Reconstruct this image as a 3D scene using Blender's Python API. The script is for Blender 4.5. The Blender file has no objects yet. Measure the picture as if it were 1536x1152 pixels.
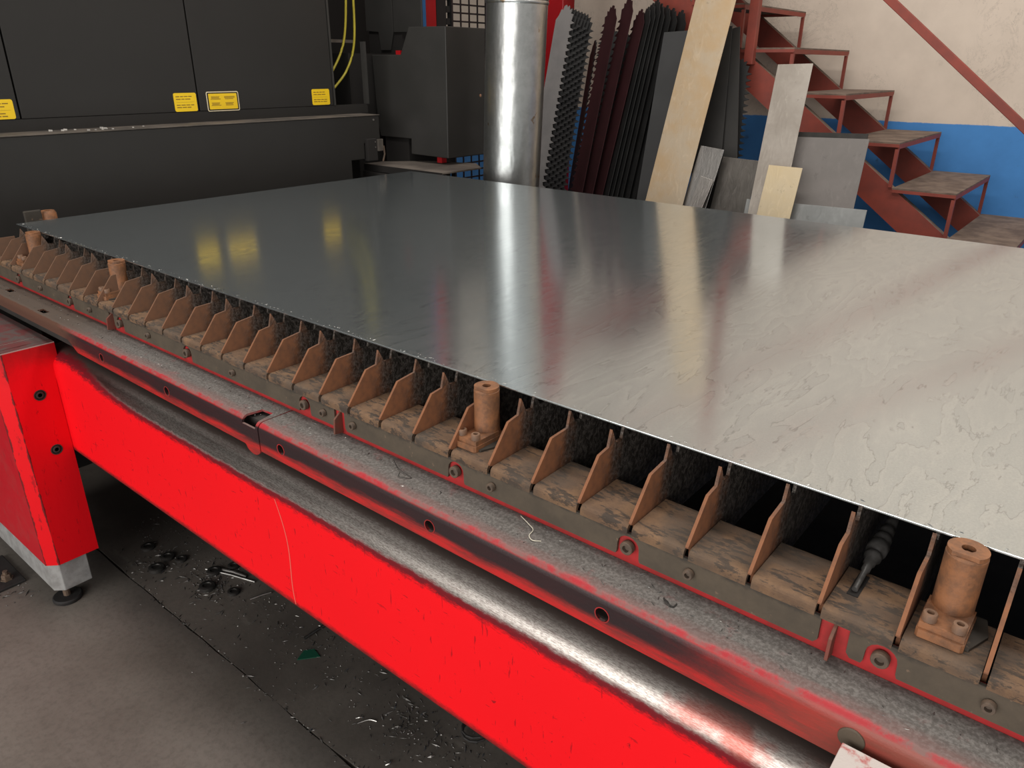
import bpy, math, random
from mathutils import Matrix, Vector
from mathutils.geometry import tessellate_polygon
random.seed(7)
S = bpy.context.scene
COL = S.collection

# ---------------------------------------------------------------- camera, light, exposure
cam = bpy.data.cameras.new('camera'); camo = bpy.data.objects.new('camera', cam); COL.objects.link(camo)
cam.sensor_fit = 'HORIZONTAL'; cam.sensor_width = 36; cam.lens = 26.3465; cam.clip_start = 0.02
CR = Matrix(((0.772124, -0.253053, 0.582914), (0.635451, 0.300004, -0.711477), (0.005165, 0.919762, 0.392443)))
camo.matrix_world = Matrix.Translation((2.39447, -0.74158, 1.31814)) @ CR.to_4x4()
S.camera = camo

W = bpy.data.worlds.new('hall_light'); S.world = W; W.use_nodes = True
W.node_tree.nodes['Background'].inputs[0].default_value = (1.0, 0.96, 0.91, 1)
W.node_tree.nodes['Background'].inputs[1].default_value = 0.42

def area(name, loc, target, sx, sy, power, col):
    l = bpy.data.lights.new(name, 'AREA'); l.shape = 'RECTANGLE'; l.size = sx; l.size_y = sy
    l.energy = power; l.color = col
    o = bpy.data.objects.new(name, l); COL.objects.link(o); o.location = loc
    o.rotation_euler = (Vector(target) - Vector(loc)).to_track_quat('-Z', 'Y').to_euler()
    return o
area('door_daylight', (2.0, -4.6, 1.62), (1.7, 0.6, 1.0), 5.4, 3.2, 205, (1.0, 0.97, 0.93))
area('ceiling_tube_lamp', (0.8, 0.2, 4.2), (0.8, 0.2, 0), 2.6, 0.5, 60, (1.0, 0.95, 0.88))
area('ceiling_tube_lamp', (3.2, 1.4, 4.2), (3.2, 1.4, 0), 2.6, 0.5, 75, (1.0, 0.95, 0.88))
S.view_settings.view_transform = 'Standard'; S.view_settings.look = 'None'
S.view_settings.exposure = 0.0; S.view_settings.gamma = 1.0
S.view_settings.use_curve_mapping = False

# ---------------------------------------------------------------- mesh helpers
class MB:
    def __init__(s): s.v = []; s.f = []
    def add(s, vs, fs):
        b = len(s.v); s.v += [tuple(p) for p in vs]; s.f += [tuple(i + b for i in f) for f in fs]; return s
    def box(s, x0, x1, y0, y1, z0, z1):
        return s.add([(x0,y0,z0),(x1,y0,z0),(x1,y1,z0),(x0,y1,z0),(x0,y0,z1),(x1,y0,z1),(x1,y1,z1),(x0,y1,z1)],
                     [(0,3,2,1),(4,5,6,7),(0,1,5,4),(1,2,6,5),(2,3,7,6),(3,0,4,7)])
    def prism(s, pts, fr, w0, w1):
        """polygon pts (u,v) extruded w0..w1; fr(u,v,w)->xyz"""
        n = len(pts)
        vs = [fr(u, v, w0) for u, v in pts] + [fr(u, v, w1) for u, v in pts]
        fs = [tuple(range(n))[::-1], tuple(range(n, 2*n))] + [(i, (i+1) % n, n+(i+1) % n, n+i) for i in range(n)]
        return s.add(vs, fs)
    def holed(s, outline, holes, fr, w0, w1):
        loops = [outline] + holes
        flat = [p for l in loops for p in l]
        tris = tessellate_polygon([[Vector((u, v, 0)) for u, v in l] for l in loops])
        n = len(flat)
        vs = [fr(u, v, w0) for u, v in flat] + [fr(u, v, w1) for u, v in flat]
        fs = [tuple(t) for t in tris] + [tuple(i+n for i in t)[::-1] for t in tris]
        b = 0
        for l in loops:
            m = len(l)
            fs += [(b+i, b+(i+1) % m, n+b+(i+1) % m, n+b+i) for i in range(m)]; b += m
        return s.add(vs, fs)
    def lathe(s, prof, o, ax=(0,0,1), seg=20, caps=True):
        """prof: (r, h) rows along axis ax from point o"""
        a = Vector(ax).normalized(); t = Vector((1,0,0)) if abs(a.x) < .9 else Vector((0,1,0))
        u = a.cross(t).normalized(); w = a.cross(u); o = Vector(o); vs = []; fs = []
        for r, h in prof:
            for k in range(seg):
                q = 2*math.pi*k/seg; vs.append(o + a*h + (u*math.cos(q) + w*math.sin(q))*r)
        for i in range(len(prof)-1):
            for k in range(seg):
                k2 = (k+1) % seg; fs.append((i*seg+k, i*seg+k2, (i+1)*seg+k2, (i+1)*seg+k))
        if caps: fs.append(tuple(range(seg))[::-1]); L = (len(prof)-1)*seg; fs.append(tuple(range(L, L+seg)))
        return s.add(vs, fs)
    def tube(s, pts, r, seg=6):
        pts = [Vector(p) for p in pts]; vs = []; fs = []
        for i, p in enumerate(pts):
            d = (pts[min(i+1, len(pts)-1)] - pts[max(i-1, 0)]).normalized()
            t = Vector((0,0,1)) if abs(d.z) < .9 else Vector((1,0,0))
            u = d.cross(t).normalized(); w = d.cross(u)
            for k in range(seg):
                q = 2*math.pi*k/seg; vs.append(p + (u*math.cos(q)+w*math.sin(q))*r)
        for i in range(len(pts)-1):
            for k in range(seg):
                k2 = (k+1) % seg; fs.append((i*seg+k, i*seg+k2, (i+1)*seg+k2, (i+1)*seg+k))
        fs.append(tuple(range(seg))[::-1]); L = (len(pts)-1)*seg; fs.append(tuple(range(L, L+seg)))
        return s.add(vs, fs)
    def mesh(s, name, m, smooth=0):
        me = bpy.data.meshes.new(name); me.from_pydata(s.v, [], s.f); me.materials.append(m)
        import bmesh
        b = bmesh.new(); b.from_mesh(me); bmesh.ops.recalc_face_normals(b, faces=b.faces)
        if smooth:
            for f in b.faces: f.smooth = True
            for e in b.edges:
                if len(e.link_faces) == 2 and e.calc_face_angle(0) > smooth: e.smooth = False
        b.to_mesh(me); b.free(); me.update(); return me
    def build(s, name, m, parent=None, bevel=0, smooth=0, bseg=2):
        o = put(name, s.mesh(name, m, smooth), parent)
        if bevel:
            md = o.modifiers.new('bevel', 'BEVEL'); md.width = bevel; md.segments = bseg
            md.limit_method = 'ANGLE'; md.angle_limit = 0.6
        return o

def put(name, me, parent=None, loc=None):
    o = bpy.data.objects.new(name, me); COL.objects.link(o)
    if loc: o.location = loc
    if parent:
        o.parent = parent
        off = parent.location.copy()          # every child's own location is already its world position
        o.matrix_parent_inverse = Matrix.Translation(-off)
    return o
def tag(o, label=None, cat=None, group=None, kind=None):
    if label: o['label'] = label
    if cat: o['category'] = cat
    if group: o['group'] = group
    if kind: o['kind'] = kind
    return o
def thing(name, label, cat, loc=(0,0,0), group=None):
    return tag(put(name, None, None, loc), label, cat, group)
XY = lambda z0: (lambda u, v, w: (u, v, z0 + w))          # polygon in plan
XZ = lambda u, v, w: (u, w, v)                            # polygon seen along y
YZ = lambda u, v, w: (w, u, v)                            # polygon seen along x
def circ(cx, cy, r, n=18): return [(cx + r*math.cos(2*math.pi*i/n), cy + r*math.sin(2*math.pi*i/n)) for i in range(n)]

# ---------------------------------------------------------------- material helpers
class NT:
    def __init__(s, name):
        s.m = bpy.data.materials.new(name); s.m.use_nodes = True; s.t = s.m.node_tree
        s.b = s.t.nodes['Principled BSDF']; s.co = s.n('ShaderNodeTexCoord').outputs['Object']
    def n(s, ty, **kw):
        o = s.t.nodes.new(ty)
        for k, v in kw.items(): setattr(o, k, v)
        return o
    def inp(s, sock, v):
        if hasattr(v, 'links'): s.t.links.new(v, sock)
        elif isinstance(v, tuple): sock.default_value = v if len(v) != 3 or sock.type != 'RGBA' else (*v, 1)
        else: sock.default_value = v
    def map(s, scale, loc=(0,0,0), rot=(0,0,0)):
        o = s.n('ShaderNodeMapping'); s.inp(o.inputs[0], s.co); o.inputs['Scale'].default_value = scale
        o.inputs['Location'].default_value = loc; o.inputs['Rotation'].default_value = rot; return o.outputs[0]
    def noise(s, scale, detail=4, rough=.55, vec=None, dist=0):
        o = s.n('ShaderNodeTexNoise'); s.inp(o.inputs['Vector'], vec or s.co); o.inputs['Scale'].default_value = scale
        o.inputs['Detail'].default_value = detail; o.inputs['Roughness'].default_value = rough
        o.inputs['Distortion'].default_value = dist; return o.outputs['Fac']
    def math(s, op, a, b=0.0, clamp=False):
        o = s.n('ShaderNodeMath', operation=op, use_clamp=clamp); s.inp(o.inputs[0], a); s.inp(o.inputs[1], b); return o.outputs[0]
    def ss(s, x, a, b):
        o = s.n('ShaderNodeMapRange', interpolation_type='SMOOTHSTEP'); s.inp(o.inputs[0], x)
        lo, hi, t0, t1 = (a, b, 0, 1) if a < b else (b, a, 1, 0)
        o.inputs[1].default_value = lo; o.inputs[2].default_value = hi
        o.inputs[3].default_value = t0; o.inputs[4].default_value = t1; return o.outputs[0]
    def mix(s, f, a, b):
        o = s.n('ShaderNodeMix', data_type='RGBA'); s.inp(o.inputs[0], f); s.inp(o.inputs[6], a); s.inp(o.inputs[7], b); return o.outputs[2]
    def xyz(s):
        o = s.n('ShaderNodeSeparateXYZ'); s.inp(o.inputs[0], s.co); return o.outputs
    def nz(s):
        g = s.n('ShaderNodeNewGeometry'); o = s.n('ShaderNodeSeparateXYZ'); s.inp(o.inputs[0], g.outputs['Normal']); return o.outputs
    def bump(s, h, strength=.3, dist=.002):
        o = s.n('ShaderNodeBump'); s.inp(o.inputs['Height'], h); o.inputs['Strength'].default_value = strength
        o.inputs['Distance'].default_value = dist; s.t.links.new(o.outputs[0], s.b.inputs['Normal'])
    def set(s, col=None, rough=None, metal=None, spec=None):
        if col is not None: s.inp(s.b.inputs['Base Color'], col)
        if rough is not None: s.inp(s.b.inputs['Roughness'], rough)
        if metal is not None: s.inp(s.b.inputs['Metallic'], metal)
        if spec is not None: s.b.inputs['Specular IOR Level'].default_value = spec
        return s.m

def simple(name, c1, c2=None, scale=8, rough=.5, metal=0, bump=0, spec=None, lo=.35, hi=.65):
    k = NT(name)
    col = c1
    if c2:
        f = k.ss(k.noise(scale, 6, .65), lo, hi); col = k.mix(f, c1, c2)
    if bump: k.bump(k.noise(scale*6, 5, .7), bump, .002)
    return k.set(col, rough, metal, spec)

def m_red():
    k = NT('worn_red_paint'); x, y, z = k.xyz()
    n1 = k.noise(5, 5, .65); n2 = k.noise(1, 6, .8, k.map((55, 160, 160), rot=(0, 0, 0)))
    h = k.math('ADD', z, k.math('MULTIPLY', k.math('SUBTRACT', n1, .5), .010))
    h = k.math('ADD', h, k.math('MULTIPLY', k.math('SUBTRACT', n2, .5), .016))
    h = k.math('SUBTRACT', h, k.math('MULTIPLY', k.ss(x, .95, .55), .028))
    bare = k.ss(h, .651, .659); edge = k.math('MULTIPLY', k.ss(k.math('ADD', h, k.math('MULTIPLY', k.math('SUBTRACT', n2, .5), .02)), .634, .647), .9)
    fine = k.noise(1, 5, .75, k.map((160, 900, 600), rot=(0, .5, .6)))
    scr = k.ss(k.noise(1, 3, .6, k.map((150, 40, 22), rot=(0, .30, 0))), .66, .70)
    scr2 = k.ss(k.noise(1, 3, .6, k.map((26, 40, 170), rot=(0, .75, 0))), .68, .72)
    nick = k.math('MULTIPLY', k.ss(k.noise(1, 6, .75, k.map((50, 50, 34), rot=(0, .35, 0)), .6), .66, .69), .8)
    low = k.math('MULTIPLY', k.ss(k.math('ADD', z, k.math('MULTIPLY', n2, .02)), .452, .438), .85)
    red = k.mix(k.noise(3, 3), (.96, .0015, .008), (.84, .0015, .007))
    c = k.mix(k.math('MULTIPLY', k.math('MAXIMUM', scr, scr2), .6), red, (.22, .002, .006))
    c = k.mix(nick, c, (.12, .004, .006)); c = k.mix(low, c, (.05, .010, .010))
    c = k.mix(edge, c, (.085, .006, .012))
    met = k.mix(k.ss(fine, .36, .62), (.24, .21, .195), (.52, .485, .45))
    met = k.mix(k.math('MULTIPLY', k.ss(k.noise(1, 4, .7, k.map((9, 260, 260))), .5, .68), .5), met, (.20, .14, .13))
    met = k.mix(k.math('MULTIPLY', k.ss(n1, .56, .66), k.math('MULTIPLY', k.ss(x, 1.9, 2.25), .7)), met, (.40, .05, .03))
    met = k.mix(k.ss(x, 1.0, .6), met, (.16, .055, .05))
    dust = k.ss(k.math('ADD', y, k.math('MULTIPLY', k.math('SUBTRACT', n2, .5), .02)), -.143, -.124); met = k.mix(dust, met, (.075, .056, .050))
    c = k.mix(bare, c, met)
    k.bump(k.math('ADD', k.math('MULTIPLY', n2, .6), fine), .16, .0010)
    mt = k.math('MULTIPLY', bare, k.math('SUBTRACT', 1.0, dust))
    return k.set(c, k.mix(bare, (.55,)*3, (.31,)*3), k.math('MULTIPLY', mt, .95), .25)

def m_leg():
    k = NT('scuffed_red_leg_paint'); x, y, z = k.xyz()
    n1 = k.noise(16, 6, .7, dist=.6); n2 = k.noise(1, 4, .7, k.map((70, 70, 18), rot=(.5, 0, 0)))
    c = k.mix(k.noise(3), (.92, .002, .009), (.76, .002, .008))
    cr = k.math('MULTIPLY', k.ss(n2, .60, .68), .55); c = k.mix(cr, c, (.16, .005, .008))
    c = k.mix(k.math('MULTIPLY', k.ss(k.math('ADD', z, k.math('MULTIPLY', n1, .1)), .68, .76), .5), c, (.13, .012, .012))
    up = k.ss(k.nz()[2], .6, .9)
    c = k.mix(up, c, k.mix(k.ss(n1, .4, .6), (.15, .045, .045), (.11, .085, .08)))
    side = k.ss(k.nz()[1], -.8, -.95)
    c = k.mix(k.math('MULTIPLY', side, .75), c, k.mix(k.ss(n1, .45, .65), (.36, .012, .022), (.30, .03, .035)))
    e1 = k.math('ABSOLUTE', k.math('ADD', y, .252)); e2 = k.math('ABSOLUTE', k.math('SUBTRACT', x, .476))
    ed = k.math('ADD', k.math('MINIMUM', e1, e2), k.math('MULTIPLY', k.math('SUBTRACT', n1, .5), .012))
    c = k.mix(k.math('MULTIPLY', k.ss(ed, .0022, .0008), .85), c, (.06, .012, .012))
    c = k.mix(k.math('MULTIPLY', k.ss(z, .7065, .7090), k.math('SUBTRACT', 1.0, up)), c, (.45, .36, .33))
    k.bump(n2, .2, .002)
    return k.set(c, .5, 0, .25)

def m_rail():
    k = NT('sooty_red_rail'); x, y, z = k.xyz(); n = k.noise(26, 7, .72); f = k.noise(230, 4, .7)
    ny = k.nz(); big = k.noise(3.2, 3, .5); st = k.noise(1, 5, .7, k.map((12, 90, 90)))
    red = k.mix(k.ss(st, .35, .65), (.52, .020, .020), (.26, .028, .025))
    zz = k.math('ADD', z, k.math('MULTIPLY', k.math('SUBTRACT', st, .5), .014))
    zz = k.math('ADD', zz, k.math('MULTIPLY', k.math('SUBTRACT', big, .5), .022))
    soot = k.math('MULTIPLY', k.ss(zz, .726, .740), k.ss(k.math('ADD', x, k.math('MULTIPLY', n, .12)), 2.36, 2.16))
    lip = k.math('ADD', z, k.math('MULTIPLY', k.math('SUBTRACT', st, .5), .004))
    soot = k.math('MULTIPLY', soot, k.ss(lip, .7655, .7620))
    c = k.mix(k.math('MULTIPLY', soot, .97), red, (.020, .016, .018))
    c = k.mix(k.ss(x, 2.15, 2.40), c, k.mix(st, (.30, .06, .045), (.20, .085, .06)))
    c = k.mix(k.math('MULTIPLY', k.ss(lip, .7635, .7660), .85), c, k.mix(k.ss(n, .4, .62), (.40, .030, .040), (.20, .13, .12)))
    c = k.mix(k.ss(k.math('ADD', x, k.math('MULTIPLY', n, .2)), .80, .66), c, (.11, .055, .038))
    up = k.ss(k.math('ADD', ny[2], k.math('MULTIPLY', k.math('SUBTRACT', n, .5), .25)), .86, .99)
    dust = k.mix(k.ss(f, .38, .66), (.105, .095, .088), (.185, .172, .162))
    dust = k.mix(k.math('MULTIPLY', k.ss(n, .52, .68), .45), dust, (.070, .062, .056))
    yy = k.math('ADD', y, k.math('MULTIPLY', k.math('SUBTRACT', st, .5), .03))
    dust = k.mix(k.math('MULTIPLY', k.ss(yy, -.118, -.140), .45), dust, (.24, .11, .10))
    dust = k.mix(k.ss(x, .9, .5), dust, k.mix(n, (.12, .09, .07), (.08, .06, .05)))
    c = k.mix(up, c, dust); k.bump(f, .3, .0012)
    return k.set(c, k.mix(up, (.42,)*3, (.9,)*3), 0, .35)

def m_slat(name, rust1, rust2, used=True):
    k = NT(name); x, y, z = k.xyz(); n = k.noise(30, 6, .7); g = k.noise(160, 4, .75)
    c = k.mix(k.ss(n, .35, .65), rust1, rust2)
    px = k.n('ShaderNodeSeparateXYZ'); k.inp(px.inputs[0], k.n('ShaderNodeNewGeometry').outputs['Position'])
    c = k.mix(k.math('MULTIPLY', k.ss(px.outputs[0], 1.7, .4), .7), c, (.125, .078, .052))          # brown dust, thicker towards the machine
    if used:
        yy = k.math('ADD', y, k.math('MULTIPLY', k.math('SUBTRACT', n, .5), .06))
        f = k.ss(yy, .050, .098)
        slag = k.mix(k.ss(g, .42, .62), (.045, .038, .032), (.17, .15, .135))
        c = k.mix(f, c, slag)
        k.bump(k.math('MULTIPLY', g, f), .9, .004)
        return k.set(c, k.mix(f, (.75,)*3, (.5,)*3), k.math('MULTIPLY', f, .35))
    return k.set(c, .5)

def m_tile():
    k = NT('rusty_dusty_plate'); n = k.noise(22, 7, .72); s = k.noise(1, 6, .75, k.map((30, 90, 60), rot=(0, 0, .5)))
    c = k.mix(k.ss(n, .35, .62), (.20, .115, .062), (.125, .074, .045))
    c = k.mix(k.math('MULTIPLY', k.ss(s, .50, .58), .85), c, (.035, .028, .023))
    c = k.mix(k.math('MULTIPLY', k.ss(k.noise(8, 4), .48, .62), .6), c, (.075, .058, .045))
    k.bump(k.noise(90, 6, .75), .5, .002)
    return k.set(c, .85)

def m_fascia():
    k = NT('grimy_brown_fascia'); x, y, z = k.xyz(); n = k.noise(18, 6, .7)
    c = k.mix(k.ss(n, .3, .7), (.096, .073, .050), (.066, .051, .036))
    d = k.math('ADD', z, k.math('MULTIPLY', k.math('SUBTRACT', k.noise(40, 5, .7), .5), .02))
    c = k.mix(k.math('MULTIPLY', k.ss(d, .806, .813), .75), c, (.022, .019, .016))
    c = k.mix(k.math('MULTIPLY', k.ss(k.noise(70, 3), .66, .72), .6), c, (.20, .13, .085))
    k.bump(k.noise(150, 4), .2, .001)
    return k.set(c, .7)

def m_sheet():
    k = NT('galvanised_sheet_steel')
    v = k.map((5.4, 1.35, 1), rot=(0, 0, .10)); n = k.noise(1.5, 6, .56, v, .3)
    q = k.math('FRACT', k.math('MULTIPLY', n, 14.0)); line = k.math('MULTIPLY', k.ss(q, .0, .03), k.ss(q, .10, .05)); rim = k.math('MULTIPLY', k.ss(q, .12, .20), k.ss(q, .45, .2))
    jag = k.noise(22, 4, .6)
    line = k.math('MULTIPLY', line, k.ss(jag, .36, .52))
    gr = k.noise(420, 2, .6); st = k.noise(1, 3, .6, k.map((8, 180, 1), rot=(0, 0, .08)))
    c = k.mix(k.ss(gr, .3, .7), (.62, .69, .722), (.72, .785, .81))
    c = k.mix(k.math('MULTIPLY', q, .20), c, (.50, .58, .615))
    c = k.mix(k.math('MULTIPLY', rim, .16), c, (.80, .86, .88))
    c = k.mix(k.math('MULTIPLY', line, .42), c, (.26, .28, .29))
    c = k.mix(k.math('MULTIPLY', k.ss(k.noise(1.3, 3), .45, .7), .25), c, (.48, .56, .60))
    r = k.math('ADD', .105, k.math('MULTIPLY', st, .05)); r = k.math('ADD', r, k.math('MULTIPLY', q, .04))
    return k.set(c, r, .92)

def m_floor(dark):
    k = NT('oily_shaded_concrete' if dark else 'worn_concrete'); n = k.noise(2.2, 6, .6); f = k.noise(70, 5, .7)
    a, b = ((.070, .061, .053), (.125, .110, .095)) if dark else ((.125, .110, .094), (.180, .160, .140))  # dark pair: sooty dirt plus the shade under the table, put into the colour
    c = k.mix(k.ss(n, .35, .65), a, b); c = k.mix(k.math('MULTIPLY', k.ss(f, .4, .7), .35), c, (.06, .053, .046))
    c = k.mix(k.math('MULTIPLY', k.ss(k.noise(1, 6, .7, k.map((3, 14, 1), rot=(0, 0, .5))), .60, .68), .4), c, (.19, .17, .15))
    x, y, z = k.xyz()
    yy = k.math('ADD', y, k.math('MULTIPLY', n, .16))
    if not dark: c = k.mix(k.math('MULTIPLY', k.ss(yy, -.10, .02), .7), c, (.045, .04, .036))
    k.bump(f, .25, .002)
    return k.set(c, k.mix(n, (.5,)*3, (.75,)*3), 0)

def m_wall():
    k = NT('painted_plaster_beige_over_blue'); x, y, z = k.xyz(); n = k.noise(3, 6, .65); f = k.noise(45, 5, .7)
    zz = k.math('ADD', z, k.math('MULTIPLY', k.math('SUBTRACT', k.noise(14, 5, .7), .5), .012))
    be = k.mix(k.ss(n, .35, .7), (.66, .56, .47), (.58, .49, .41))
    cr = k.noise(1, 8, .8, k.map((6, 1, 5)), 1.5)
    crk = k.math('MULTIPLY', k.ss(k.math('ABSOLUTE', k.math('SUBTRACT', cr, .5)), .006, .0), k.ss(k.noise(2.1, 3), .46, .56))
    be = k.mix(k.math('MULTIPLY', crk, .85), be, (.14, .12, .10))
    be = k.mix(k.math('MULTIPLY', k.ss(k.noise(9, 6, .75), .62, .72), .35), be, (.40, .33, .27))
    bl = k.mix(k.ss(n, .35, .7), (.060, .245, .60), (.050, .205, .51))
    bl = k.mix(k.math('MULTIPLY', k.ss(k.noise(7, 7, .75), .60, .72), .6), bl, (.035, .06, .10))
    c = k.mix(k.ss(zz, 1.071, 1.075), bl, be); k.bump(f, .18, .003)
    return k.set(c, .75)

def m_black():
    k = NT('black_machine_paint'); n = k.noise(3, 5, .6)
    c = k.mix(n, (.017, .0155, .0145), (.024, .0225, .021))
    s = k.ss(k.noise(1, 3, .6, k.map((20, 60, 9), rot=(.2, 0, 0))), .76, .79)
    c = k.mix(k.math('MULTIPLY', s, .25), c, (.12, .11, .10))
    return k.set(c, k.mix(k.noise(30, 4), (.42,)*3, (.58,)*3), 0, .36)

def m_duct():
    k = NT('galvanised_duct'); n = k.noise(1, 4, .6, k.map((6, 6, 2.2))); g = k.noise(16, 5, .7)
    c = k.mix(k.ss(g, .35, .7), (.52, .53, .525), (.40, .41, .405))
    c = k.mix(k.math('MULTIPLY', k.ss(k.noise(11, 4), .66, .70), .8), c, (.28, .18, .08))
    k.bump(n, .30, .02)
    return k.set(c, k.math('ADD', .25, k.math('MULTIPLY', g, .18)), .97)

def m_alu(name, a, b, rough=.35, metal=.8):
    k = NT(name); n = k.noise(5, 5, .65); w = k.noise(1, 5, .7, k.map((30, 30, 9)), .8)
    c = k.mix(k.ss(n, .35, .65), a, b); c = k.mix(k.math('MULTIPLY', k.ss(w, .52, .70), .25), c, tuple(min(1, v*1.5) for v in a))
    c = k.mix(k.math('MULTIPLY', k.ss(k.noise(24, 4, .7), .64, .70), .3), c, tuple(v*.4 for v in a))
    k.bump(w, .12, .01)
    return k.set(c, rough, metal)

M = dict(
    red=m_red(), leg=m_leg(), rail=m_rail(), tile=m_tile(), fascia=m_fascia(), sheet=m_sheet(),
    slat=m_slat('rusty_slat_with_slag', (.25, .098, .042), (.15, .064, .033)),
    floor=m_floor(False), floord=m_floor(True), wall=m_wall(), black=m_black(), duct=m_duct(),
    strip_red=simple('dull_red_primer', (.42, .018, .02), (.28, .02, .018), 25, .6),
    fin=simple('rusty_red_fin', (.22, .045, .032), (.14, .06, .04), 40, .7),
    rust=simple('rust_orange_casting', (.30, .125, .052), (.15, .072, .038), 45, .62, 0, .3),
    bolt=simple('dusty_brown_bolt', (.15, .098, .066), (.085, .062, .046), 60, .65),
    screw_rust=simple('rust_tan_screw', (.24, .13, .075), (.15, .09, .06), 60, .65),
    hole=simple('dark_recess', (.012, .010, .009), None, rough=.9),
    dark=simple('dark_sooty_steel', (.020, .018, .016), (.035, .03, .027), 12, .8),
    greyfoot=simple('scuffed_grey_paint', (.34, .34, .335), (.23, .225, .22), 26, .55, 0, .15),
    rubber=simple('black_rubber', (.014, .013, .013), (.025, .023, .022), 30, .7),
    yellow=simple('yellow_sticker', (.86, .58, .012), (.80, .52, .010), 5, .45),
    print=simple('brown_print', (.20, .11, .012), None, rough=.6),
    cream=simple('cream_sticker_border', (.72, .62, .42), None, rough=.5),
    hose=simple('yellow_hose', (.55, .46, .04), (.45, .37, .03), 10, .45),
    ledge=simple('dusty_ledge_metal', (.115, .095, .078), (.055, .047, .04), 9, .7),
    housing=simple('charcoal_housing_paint', (.027, .026, .024), (.035, .033, .031), 3, .5),
    shelf=simple('dusty_brown_shelf', (.15, .125, .105), (.085, .07, .06), 7, .8),
    blue=simple('blue_paint', (.03, .17, .42), (.025, .14, .35), 4, .5),
    redgloss=simple('red_gloss_paint', (.36, .004, .008), (.30, .004, .007), 3, .4),
    wire=simple('black_wire', (.012, .012, .012), None, rough=.5),
    stair=simple('red_oxide_paint', (.265, .045, .027), (.19, .037, .025), 10, .6, 0, .1, lo=.3, hi=.7),
    tread=simple('dusty_stair_tread', (.20, .145, .11), (.11, .075, .058), 14, .85, 0, .25),
    cover=simple('grey_slug', (.045, .043, .040), (.075, .07, .066), 40, .4, .6),
    chip=simple('metal_chip', (.22, .21, .20), (.05, .047, .044), 30, .4, .6),
    silver=simple('bright_scrap', (.5, .49, .47), (.3, .29, .28), 30, .35, .9),
    foil=simple('dull_foil', (.38, .36, .33), (.2, .19, .18), 60, .6),
    green=simple('green_shard', (.012, .075, .045), None, rough=.35),
    thread=simple('pale_thread', (.62, .58, .48), None, rough=.8),
    grease=simple('grey_rubber_boot', (.075, .072, .070), (.04, .038, .036), 60, .4),
    scuff=simple('scuffed_white_steel', (.56, .50, .47), (.45, .13, .12), 28, .5, 0, .2, lo=.5, hi=.6),
)

# ================================================================= THE SETTING
fl = MB().box(-4, 6, -6, 3.4, -.10, -.02).build('floor', M['hole']); tag(fl, kind='structure')
random.seed(3)
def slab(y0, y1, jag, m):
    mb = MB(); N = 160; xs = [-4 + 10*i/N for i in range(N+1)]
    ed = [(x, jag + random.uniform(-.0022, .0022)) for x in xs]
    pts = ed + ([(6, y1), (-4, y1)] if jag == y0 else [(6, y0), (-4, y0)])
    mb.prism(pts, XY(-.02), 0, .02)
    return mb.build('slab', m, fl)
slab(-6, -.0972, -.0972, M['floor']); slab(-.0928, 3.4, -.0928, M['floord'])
wl = MB().box(-4, 6, 3.4, 3.55, 0, 4.6).build('wall_back', M['wall']); tag(wl, kind='structure')

# ================================================================= SHEET ON THE TABLE
sh = MB().box(-.002, 2.995, 0, 1.502, .8996, .9022).build('steel_sheet', M['sheet'], bevel=.0006)
tag(sh, 'large galvanised steel sheet lying flat across the rusty support slats', 'metal sheet')

# ================================================================= SUPPORT SLATS
PITCH = .0727; X0 = 2.033 - 27*PITCH
XS = [X0 + PITCH*i for i in range(41)]
def slat_outline(kind, seed, L=1.66, clean=False):
    rnd = random.Random(seed)
    # u along the slat, v up; v=.1096 is the tip height
    tip = .081 if kind == 0 else .067
    top = []
    u = tip
    while u < L - .07:
        j = 0 if (clean or u < .11) else rnd.uniform(-.004, .003)
        top += [(u-.006, .086 + (0 if clean else rnd.uniform(0, .004))), (u, .1092 if (u > .08 or clean) else .1105), (u+.0035, .1035 + j*.3), (u+.0105, .089 + j)]
        u += .0305
    if clean:
        return [(0, 0), (0, .037), (.040, .085)] + top + [(L-.045, .096), (L-.040, .080), (L-.020, .084), (L-.024, .070), (L-.004, .066), (L-.012, .056), (L, .050), (L-.003, .038), (L-.022, .034), (L-.018, .024), (L-.045, .014), (L-.065, 0)]
    pts = [(.0115, 0), (.0115, .0305), (.001, .0352), (.001, .037), (.040, .085)] + top + [(L-.040, .085), (L-.001, .037), (L-.001, .0352), (L-.0115, .0305), (L-.0115, 0)]
    return pts
def slat_mesh(kind, seed, m, clean=False):
    return MB().prism(slat_outline(kind, seed, clean=clean), lambda u, v, w: (w, u, v), -.0019, .0019).mesh('slat', m)
meshes = {k: [slat_mesh(k, 10*k+j, M['slat']) for j in range(3)] for k in (0, 1)}
ONES = 'zeroth first second third fourth fifth sixth seventh eighth ninth tenth eleventh twelfth thirteenth fourteenth fifteenth sixteenth seventeenth eighteenth nineteenth'.split()
def ordinal(n):
    if n < 20: return ONES[n]
    t, u = {2: ('twenty', 'twentieth'), 3: ('thirty', 'thirtieth'), 4: ('forty', 'fortieth')}[n // 10], n % 10
    return t[1] if u == 0 else t[0] + '-' + ONES[u]
for i, x in enumerate(XS):
    me = meshes[(i+1) % 2][i % 3]
    o = put('support_slat', me, None, (x, -.083, .790))
    tag(o, 'rust-brown toothed support slat under the sheet, %s counted from the black machine' % ordinal(i + 1), 'support slat', 'rusty support slats along the table')

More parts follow.
